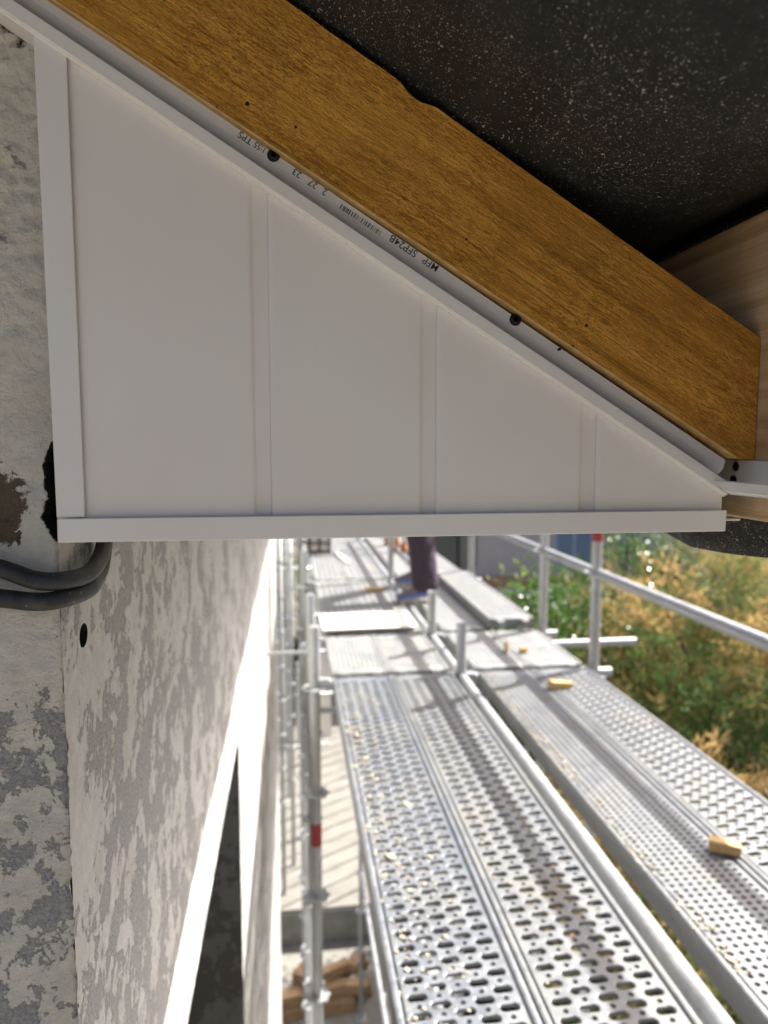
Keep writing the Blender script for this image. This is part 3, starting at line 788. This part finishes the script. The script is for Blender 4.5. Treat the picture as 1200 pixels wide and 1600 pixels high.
o = deb.build('plaster_debris', m_plain('plaster_crumb', (.40, .36, .27), .9, 0, .25, 90)); tag(o, 'crumbs of cream plaster strewn over the steel planks', 'debris', kind='stuff')
def block(name, loc, dims, rz, mat, label, group=None, taper=1.0, rx=0):
    L, W, H = dims
    v = [(-L/2,-W/2,0),(L/2,-W/2*taper,0),(L/2,W/2*taper,0),(-L/2,W/2,0),(-L/2,-W/2,H),(L/2,-W/2*taper,H*taper),(L/2,W/2*taper,H*taper),(-L/2,W/2,H)]
    v = [(x+random.uniform(-.03,.03)*L, y+random.uniform(-.05,.05)*W, z) for x, y, z in v]
    o = MB().add(v, [(0,3,2,1),(4,5,6,7),(0,1,5,4),(1,2,6,5),(2,3,7,6),(3,0,4,7)]).build(name, mat, bevel=.003)
    o.location = loc; o.rotation_euler = (rx, 0, rz); return tag(o, label, 'wood', group)
block('wood_offcut', (1.100, 1.615, DZ+.003), (.075, .034, .030), R(-32), OFFCUT, 'pale wood offcut lying over the plank seam nearest the camera', taper=.85)
block('wood_offcut', (1.150, 2.87, DZ+.003), (.105, .045, .035), R(2), OFFCUT, 'pale wedge of wood lying before the outer guard post', taper=.6)
block('wood_offcut', (1.080, 3.43, DZ+.003), (.05, .018, .05), R(70), OFFCUT, 'small upright wood chip on the short bay of planks')
block('wood_offcut', (1.160, 3.40, DZ+.003), (.035, .030, .028), R(15), OFFCUT, 'tiny brown wood cube on the short bay of planks')
block('wood_offcut', (.60, 5.05, DZ+.003), (.13, .06, .02), R(5), OFFCUT, 'flat pale wood scrap on the planks left of the worker')
# white board lying across the planks
o = MB().box((-.27, -.17, 0), (.27, .17, .010)).build('white_board', PVC, bevel=.002); o.location = (.435, 4.06, DZ+.022); o.rotation_euler = (R(1.5), 0, R(1.5))
tag(o, 'white plastic board offcut lying across the two inner planks', 'board')
o = MB().box((-.022, -.30, 0), (.022, .30, .012)).build('white_strip', PVC, bevel=.002); o.location = (.47, 6.55, DZ+.006); o.rotation_euler = (0, 0, R(6))
tag(o, 'narrow white plastic strip lying beside the black crate', 'strip')
# black crate
cr = empty('crate', (.275, 7.05, DZ+.004)); tag(cr, 'black plastic crate with lattice sides standing at the far end of the walkway', 'crate')
BP = m_plain('black_crate_plastic', (.022, .024, .026), .5); PALE = m_plain('pale_sack_paper', (.60, .57, .52), .9, 0, .2, 20)
fr = MB()
for xx in (-.10, 0, .10):
    for yy in (-.13, .13): fr.box((xx-.009, yy-.006, 0), (xx+.009, yy+.006, .24))
for zz in (0, .085, .17, .225):
    for yy in (-.13, .13): fr.box((-.099, yy-.005, zz), (.099, yy+.005, zz+.017))
    for xx in (-.105, .105): fr.box((xx-.005, -.125, zz+.001), (xx+.005, .125, zz+.016))
fr.build('lattice', BP, cr); MB().box((-.098, -.122, .004), (.098, .122, .20)).build('contents', PALE, cr, bevel=.01)
# step ladder with orange feet
ld = empty('step_ladder', (1.06, 7.15, DZ)); tag(ld, 'narrow aluminium step ladder with orange rubber feet behind the worker', 'ladder')
ALU = m_plain('ladder_aluminium', (.62, .62, .61), .35, .8)
for sx in (-1, 1):
    for sy in (-1, 1):
        MB().tube([(sx*.05, sy*.25, .04), (sx*.05, sy*.04, 1.05)], .020, 8).build('leg', ALU, ld, True)
        MB().tube([(sx*.05, sy*.255, .006), (sx*.05, sy*.24, .085)], [.036, .026], 10).build('foot', ORANGE, ld, True)
for k in range(1, 5):
    t = k/4.6; MB().box((-.05, -.25+.21*t-.035, .24*k), (.05, -.25+.21*t+.035, .24*k+.022)).build('step', ALU, ld)

# ------------------------------------------------------------------ the worker
def skin(name, pts, edges_, rad, mat, parent, root=0, sub=2):
    me = bpy.data.meshes.new(name); me.from_pydata(pts, edges_, []); o = link(name, me, parent); me.materials.append(mat)
    s_ = o.modifiers.new('skin', 'SKIN'); s_.use_smooth_shade = True
    for i, v in enumerate(me.skin_vertices[0].data): v.radius = (rad[i], rad[i]) if not hasattr(rad[i], '__len__') else rad[i]; v.use_root = (i == root)
    sd = o.modifiers.new('sub', 'SUBSURF'); sd.levels = sub; sd.render_levels = sub
    return o
n = N('worker_cloth_and_skin'); cc = n.co(); sp = n.new('ShaderNodeSeparateXYZ'); n.L(cc, sp.inputs[0])
zc = n.ramp(n.math('DIVIDE', sp.outputs[2], 2.0), (.0, (.060, .046, .062)), (.49, (.16, .19, .26)), (.735, (.42, .25, .17)), (.84, (.035, .025, .02)), interp='CONSTANT')
fold = n.noise(n.co((1, 1, .5)), 16, 4, .6)
WORK = n.fin(zc, .85, 0, n.bump(fold, .05, .9), spec=.2)
pr = empty('person', (.86, 4.95, DZ+.002)); tag(pr, 'person in dark trousers and blue-edged sports shoes standing on the walkway', 'person')
pts = [(0.02,0,.95),(.02,0,1.13),(.0,0,1.31),(-.02,0,1.42),(-.035,0,1.50),(-.05,0,1.62),(-.055,0,1.72),
       (.03,-.10,.88),(.0,-.20,.49),(.025,-.25,.30),(.035,-.29,.12),(.045,-.29,.06),
       (.03,.10,.88),(.06,.24,.49),(.10,.30,.30),(.11,.34,.12),(.11,.34,.055),
       (-.0,-.19,1.38),(.03,-.26,1.11),(-.12,-.24,.93),(-.19,-.23,.87),
       (-.0,.19,1.38),(.02,.27,1.11),(-.14,.25,.98),(-.21,.24,.95)]
ed = [(0,1),(1,2),(2,3),(3,4),(4,5),(5,6),(0,7),(7,8),(8,9),(9,10),(10,11),(0,12),(12,13),(13,14),(14,15),(15,16),(2,17),(17,18),(18,19),(19,20),(2,21),(21,22),(22,23),(23,24)]
rd = [(.12,.155),(.115,.145),(.115,.165),(.075,.09),(.055,.055),(.085,.075),(.075,.065),.108,.104,.100,.094,.102,.105,.088,.082,.078,.078,.058,.045,.036,.03,.058,.045,.036,.03]
skin('body', pts, ed, rd, WORK, pr)
SKINM = m_plain('skin', (.42, .25, .17), .6)
for hy_, hx_, hz2 in ((-.23, -.20, .865), (.24, -.22, .945)):
    hp = [(hx_, hy_, hz2), (hx_-.055, hy_, hz2-.045)]; he = [(0, 1)]; hr = [(.028, .016), (.034, .015)]
    for i, (dy, ln) in enumerate(((-.028, .055), (-.010, .068), (.010, .064), (.028, .050))):
        a = len(hp); hp += [(hx_-.075, hy_+dy, hz2-.065), (hx_-.075-ln*.4, hy_+dy, hz2-.065-ln*.5), (hx_-.07-ln*.45, hy_+dy, hz2-.075-ln)]; he += [(1, a), (a, a+1), (a+1, a+2)]; hr += [.0095, .009, .008]
    a = len(hp); hp += [(hx_-.02, hy_+(.038 if hy_ < 0 else -.038), hz2-.03), (hx_-.05, hy_+(.055 if hy_ < 0 else -.055), hz2-.06)]; he += [(0, a), (a, a+1)]; hr += [.011, .009]
    skin('hand', hp, he, hr, SKINM, pr, 0, 1)
skin('nose', [(-.125, 0, 1.665), (-.148, 0, 1.635)], [(0, 1)], [.012, .016], SKINM, pr, 0, 2)
for s_ in (-1, 1): skin('ear', [(-.05, s_*.072, 1.67), (-.045, s_*.078, 1.63)], [(0, 1)], [.016, .012], SKINM, pr, 0, 2)
for s_ in (-1, 1):
    m = MB(); 
    m.tube([(-.128, s_*.028, 1.668), (-.134, s_*.028, 1.668)], .008, 10).build('eye', BLACK, pr)
MB().box((-.137, -.022, 1.603), (-.128, .022, 1.609)).build('mouth', m_plain('lips', (.30, .12, .10), .6), pr)
SHOE = m_plain('shoe_fabric', (.20, .17, .17), .8, 0, .25, 60); SOLE = m_plain('shoe_sole', (.42, .34, .33), .8); BLUE = m_plain('shoe_blue_edge', (.03, .17, .70), .5)
def shoe(x, y, rz, lift):
    """toe points to local -X"""
    m = MB(); st = [(-.165,.022,.030),(-.155,.036,.044),(-.125,.046,.055),(-.08,.047,.072),(-.03,.042,.092),(.02,.038,.112),(.07,.038,.112),(.098,.033,.10),(.108,.022,.085)]; k = 14
    for xx, hw, ht in st:
        for i in range(k):
            w = math.pi*i/(k-1); m.v.append((xx, -hw*math.cos(w), .022+(ht-.022)*max(0, math.sin(w))**.6))
    for j in range(len(st)-1):
        for i in range(k-1): a = j*k+i; m.f.append((a, a+1, a+k+1, a+k))
    m.f.append(tuple(range(k))); m.f.append(tuple(range((len(st)-1)*k, len(st)*k))[::-1])
    M_ = Matrix.Translation((x, y, 0)) @ Matrix.Rotation(rz, 4, 'Z') @ Matrix.Translation((-.15, 0, 0)) @ Matrix.Rotation(lift, 4, 'Y') @ Matrix.Translation((.15, 0, 0))
    o = m.build('shoe', SHOE, pr, True); o.matrix_local = M_
    def sole_(z0, z1, gr, nm_, mat_):
        q = [(xx, -hw-gr) for xx, hw, ht in st]+[(xx, hw+gr) for xx, hw, ht in st][::-1]; kk = len(q)
        MB().add([(a, b, z0+(.012 if a < -.15 else 0)) for a, b in q]+[(a, b, z1) for a, b in q], [tuple(range(kk))[::-1], tuple(range(kk, 2*kk))]+[(i, (i+1) % kk, kk+(i+1) % kk, kk+i) for i in range(kk)]).build(nm_, mat_, o, bevel=.003)
    sole_(0, .020, .005, 'sole', SOLE); sole_(.0205, .034, .004, 'edge_stripe', BLUE)
shoe(.005, -.29, R(-6), R(-9)); shoe(.075, .34, R(4), 0)

# ------------------------------------------------------------------ timber blocks below the scaffold
spots = [(.02, 8.35, 0, 1.25, .16, .16, 3), (.30, 8.62, 0, 1.2, .15, .15, -4), (.06, 8.40, .165, .95, .15, .13, 10), (.52, 8.45, .16, .50, .14, .13, -12), (.45, 8.75, .155, .8, .16, .12, 20), (.05, 8.70, .16, .5, .14, .14, -35), (.25, 8.55, .30, .7, .13, .12, 24), (.62, 8.72, .28, .35, .15, .13, 60), (-.05, 8.55, .29, .30, .14, .12, -20)]
for x, y, z, L, W, H, a in spots:
    block('timber_block', (x+.14, y-.12, GZ+.008+z), (L*.85, W, H), R(a), LOG, 'weathered timber offcut in the heap at the foot of the scaffold', 'timber offcuts heaped under the scaffold', .95)
# more standards and stacked material beyond the end of the house
FARM = m_plain('plasterboard_stack', (.45, .45, .46), .9, 0, .15, 5)
fs_ = empty('far_scaffold', (-.4, 13.5, GZ)); tag(fs_, 'second tube scaffold farther off, seen past the end of the house wall', 'scaffold')
for i, (x, y) in enumerate(((-.16, 9.9), (-.02, 10.6), (.13, 11.4), (.30, 12.2), (-.10, 12.8), (.22, 13.6), (.48, 14.3), (-.3, 13.0))):
    st_ = MB().tube([(x+.4, y-13.5, .5), (x+.4, y-13.5, 6.4)], .028, 10).build('standard', GALV, fs_, True)
    for k in range(8):
        o = link('rosette', ROS); o.parent = st_; o.location = (x+.4, y-13.5, 1.9+.5*k)
for z in (2.0, 3.6, 5.0): 
    MB().tube([(-.4, -2.0, z), (1.0, -1.9, z)], .026, 10).build('ledger', GALV, fs_, True); MB().tube([(-.2, .2, z+.1), (1.4, .3, z+.1)], .026, 10).build('ledger', GALV, fs_, True)

# ------------------------------------------------------------------ neighbouring house
nb = empty('neighbour_house', (6.7, 19, -7.83)); nb.scale = (1.118,)*3; tag(nb, 'grey-rendered neighbouring house seen behind the green bush', 'house')
NW = m_plain('lilac_grey_render', (.52, .50, .50), .9, 0, .06, 3); ND = m_plain('dark_garage_panel', (.15, .155, .135), .6, 0, .1, 2)
NB_ = lambda m, nm_, mat, par=None, bv=0: m.build(nm_, mat, par or nb, bevel=bv)
w_ = NB_(MB().box((-3.4, 0, 0), (8.0, 6, 5.9)), 'wall', NW)
NB_(MB().box((-3.0, -.06, 4.0), (-1.95, .02, 5.8)), 'shutter', ND); NB_(MB().box((-1.88, -.05, 4.0), (-1.45, .02, 5.8)), 'shutter', m_plain('olive_shutter', (.24, .235, .20), .6))
NB_(MB().box((-1.93, -.07, 4.0), (-1.885, .01, 5.8)), 'shutter_frame', BP)
NB_(MB().box((-3.2, -.75, 3.62), (4.0, -.002, 3.78)), 'balcony_ledge', m_plain('brick_red_ledge', (.36, .20, .16), .8, 0, .15, 6)); NB_(MB().box((-3.2, -.80, 3.44), (4.0, -.003, 3.61)), 'balcony_edge', m_plain('white_ledge', (.62, .62, .60), .8))
for x0 in (.55, 2.35):
    f_ = NB_(MB().box((x0, -.04, 3.95), (x0+1.05, .02, 5.6)), 'window', m_plain('window_blue_frame', (.40, .48, .62), .4))
    MB().box((x0+.08, -.05, 4.03), (x0+.49, -.035, 5.52)).build('pane', m_plain('sky_glass', (.16, .24, .38), .1), f_); MB().box((x0+.56, -.05, 4.03), (x0+.97, -.035, 5.52)).build('pane', bpy.data.materials['sky_glass'], f_)
NB_(MB().prism([(-3.7, 5.9), (8.3, 5.9), (2.3, 7.2)], -.4, 6.4), 'roof', TILE)

# ------------------------------------------------------------------ vegetation
def leaf_mesh(name, P, D, Nn, ln, wd, mat, attr=None, fold=.0):
    """diamond leaves: base P, direction D, side vector Nn"""
    k = len(P); ln = np.broadcast_to(ln, (k,))[:, None]; wd = np.broadcast_to(wd, (k,))[:, None]
    V = np.empty((k, 4, 3)); V[:, 0] = P; V[:, 1] = P+D*ln*.5+Nn*wd*.5; V[:, 2] = P+D*ln; V[:, 3] = P+D*ln*.5-Nn*wd*.5
    me = bpy.data.meshes.new(name); me.vertices.add(k*4); me.vertices.foreach_set('co', V.ravel())
    me.loops.add(k*4); me.loops.foreach_set('vertex_index', np.arange(k*4)); me.polygons.add(k); me.polygons.foreach_set('loop_start', np.arange(0, k*4, 4)); me.polygons.foreach_set('loop_total', np.full(k, 4))
    me.update(calc_edges=True); me.validate(); me.materials.append(mat)
    if attr is not None:
        ca = me.color_attributes.new('tip', 'FLOAT_COLOR', 'POINT'); c4 = np.zeros((k, 4, 4), np.float32); c4[:, :, 0] = attr[:, None]; c4[..., 3] = 1; ca.data.foreach_set('color', c4.ravel())
    return me
def unit(a): return a/np.maximum(np.linalg.norm(a, axis=1, keepdims=True), 1e-9)
BARK = m_plain('bark', (.13, .095, .065), .9, 0, .35, 20)
def trunk_obj(root, base, tips, r0, r1=.02):
    m = MB(); b = Vector(base); top = Vector((b.x*.0, b.y*.0, 0))
    crown = sum((Vector(t) for t in tips), Vector())/len(tips); fork = b.lerp(crown, .42)
    m.tube([b, b.lerp(fork, .5)+Vector((r0*.6, -r0*.4, 0)), fork], [r0, r0*.82, r0*.66], 10)
    for t in tips:
        t = Vector(t); mid = fork.lerp(t, .5)+Vector((random.uniform(-.15, .15), random.uniform(-.15, .15), .12))
        m.tube([fork, mid, t], [r0*.5, r0*.28, r1], 7)
    return m.build('trunk', BARK, root, True)
def plume_tree(name, loc, radii, height, nclump, nplume, nleaf, label, mat, brown=True, seed=1, ln=(.07, .19), wd=(.010, .024), skirt=.25):
    r = np.random.default_rng(seed); root = empty(name, loc); tag(root, label, 'tree', None)
    rx, ry, rz = radii; cz = height-rz
    cl = unit(r.normal(size=(nclump, 3)))*(r.uniform(.25, .95, (nclump, 1))**.5); cl[:, 2] = np.abs(cl[:, 2])*1.25-skirt; cl = cl*np.array([rx, ry, rz])*.86+np.array([0, 0, cz])
    P, D, S, T = [], [], [], []
    for c in cl:
        out = unit((c-np.array([0, 0, cz-.3*rz]))[None])[0]; cb = r.uniform()
        for _ in range(nplume):
            d0 = unit((out*.8+r.normal(size=3)*.62+np.array([0, 0, .35]))[None])[0]; Lp = r.uniform(.35, .95)
            st = c+r.normal(size=3)*.28; t = np.sort(r.uniform(.05, 1, nleaf))[:, None]
            droop = np.array([0, 0, -1])*(t**2)*Lp*r.uniform(.15, .6)
            p = st+d0*t*Lp+droop+r.normal(size=(nleaf, 3))*.035
            dd = unit(d0+r.normal(size=(nleaf, 3))*.65+np.array([0, 0, -.3])*t)
            P.append(p); D.append(dd); S.append(unit(np.cross(dd, r.normal(size=(nleaf, 3)))))
            hb = (p[:, 2]-(cz-rz))/(2*rz); br = np.clip((hb-.60)*2.6+(cb-.5)*1.7+r.normal(size=nleaf)*.18, 0, 1) if brown else np.zeros(nleaf)
            T.append(br)
    P = np.vstack(P); D = np.vstack(D); S = np.vstack(S); T = np.concatenate(T); k = len(P)
    me = leaf_mesh('crown', P, D, S, r.uniform(*ln, k), r.uniform(*wd, k), mat, T); link('crown', me, root)
    trunk_obj(root, (0, 0, 0), [tuple(c) for c in cl[::max(1, nclump//12)]], .16)
    return root
TAM = m_leaf('tamarisk_foliage', (.045, .100, .032), (.13, .20, .060), .7, .9, .2, 'tip', (.66, .45, .19), .45)
plume_tree('tamarisk_tree', (6.1, 8.4, GZ), (3.0, 2.9, 3.1), 6.0, 95, 34, 30, 'large feathery tamarisk with tawny flower plumes beside the walkway', TAM, True, 3)
plume_tree('tamarisk_tree', (3.6, 6.1, GZ), (1.5, 1.6, 2.2), 4.1, 40, 30, 26, 'lower feathery green tamarisk growing close under the walkway edge', TAM, True, 5)
plume_tree('tamarisk_tree', (9.8, 12.6, GZ), (3.2, 2.4, 3.0), 5.9, 50, 26, 26, 'feathery tamarisk farther back at the right edge of the garden', TAM, True, 8)
def broadleaf(name, loc, radii, height, nleaf, label, mat, seed, ln=(.07, .13), wd=(.03, .055), cat='bush'):
    r = np.random.default_rng(seed); root = empty(name, loc); tag(root, label, cat)
    rx, ry, rz = radii; cz = height-rz; nc = 70
    cl = unit(r.normal(size=(nc, 3)))*(r.uniform(.1, 1, (nc, 1))**.4)*np.array([rx, ry, rz])*.85+np.array([0, 0, cz])
    i = r.integers(0, nc, nleaf); off = r.normal(size=(nleaf, 3))*.20*np.array([1, 1, 1.1]); P = cl[i]+off
    D = unit(unit(off)*.8+r.normal(size=(nleaf, 3))*.6+np.array([0, 0, .25])); S = unit(np.cross(D, r.normal(size=(nleaf, 3))*.6+np.array([0, 0, 1.])[None]))
    T = (r.uniform(size=nc)**3)[i]*.9
    me = leaf_mesh('crown', P, D, S, r.uniform(*ln, nleaf), r.uniform(*wd, nleaf), mat, np.clip(T, 0, 1)); link('crown', me, root)
    trunk_obj(root, (0, 0, 0), [tuple(c) for c in cl[::6]], .10)
    return root
GLOSS = m_leaf('glossy_green_leaf', (.018, .058, .011), (.060, .145, .024), .22, 1.5, .6, 'tip', (.26, .40, .05), .35)
broadleaf('leafy_bush', (3.62, 9.6, GZ), (1.38, 1.1, 2.4), 5.75, 10500, 'glossy green broad-leaved bush rising behind the guard posts', GLOSS, 11)
broadleaf('leafy_bush', (7.2, 14.6, GZ), (2.0, 1.2, 2.3), 5.8, 8500, 'bright green leafy bush against the neighbouring house', GLOSS, 12)
broadleaf('leafy_bush', (9.3, 14.3, GZ), (2.6, 1.2, 2.2), 5.9, 8000, 'pale flowering bush behind the tamarisk', m_leaf('pale_flower_leaf', (.09, .13, .05), (.20, .22, .10), .3, 1.5, .5, 'tip', (.55, .48, .36), .3), 14)

broadleaf('hedge', (-.2, 17.6, GZ), (3.2, .9, 2.6), 5.6, 9000, 'dark green hedge behind the far scaffold past the end of the house', GLOSS, 21, cat='hedge')
bd = empty('leaning_boards', (.05, 15.3, GZ+.5)); tag(bd, 'white plasterboard sheets leaning by the far scaffold', 'board')
for x0, w0, h0, yy in ((-.45, .34, 2.5, 0), (.02, .40, 1.8, -.25), (.5, .3, 2.9, .2)):
    o = MB().box((x0, -.02, 0), (x0+w0, .02, h0)).build('sheet', PVC, bd); o.location = (0, yy, 0); o.rotation_euler.x = R(-8)

r = np.random.default_rng(31); k = 60000
P = np.stack([r.uniform(1.35, 14, k), r.uniform(1.5, 18, k), np.full(k, GZ)], 1); keep = (P[:, 1] < 9.4) | (P[:, 0] > 2.7); P = P[keep]; k = len(P)
D = unit(r.normal(size=(k, 3))*np.array([1, 1, .35])+np.array([0, 0, .55])); P[:, 2] += r.uniform(0, .25, k)
me = leaf_mesh('ground_cover', P, D, unit(np.cross(D, r.normal(size=(k, 3)))), r.uniform(.12, .34, k), r.uniform(.04, .10, k), m_leaf('ground_ivy', (.012, .028, .009), (.035, .052, .017), .6, .8, .3, None, None, .2))
tag(link('ground_cover', me), 'dark green ground cover plants in the garden below the scaffold', 'plants', kind='stuff')
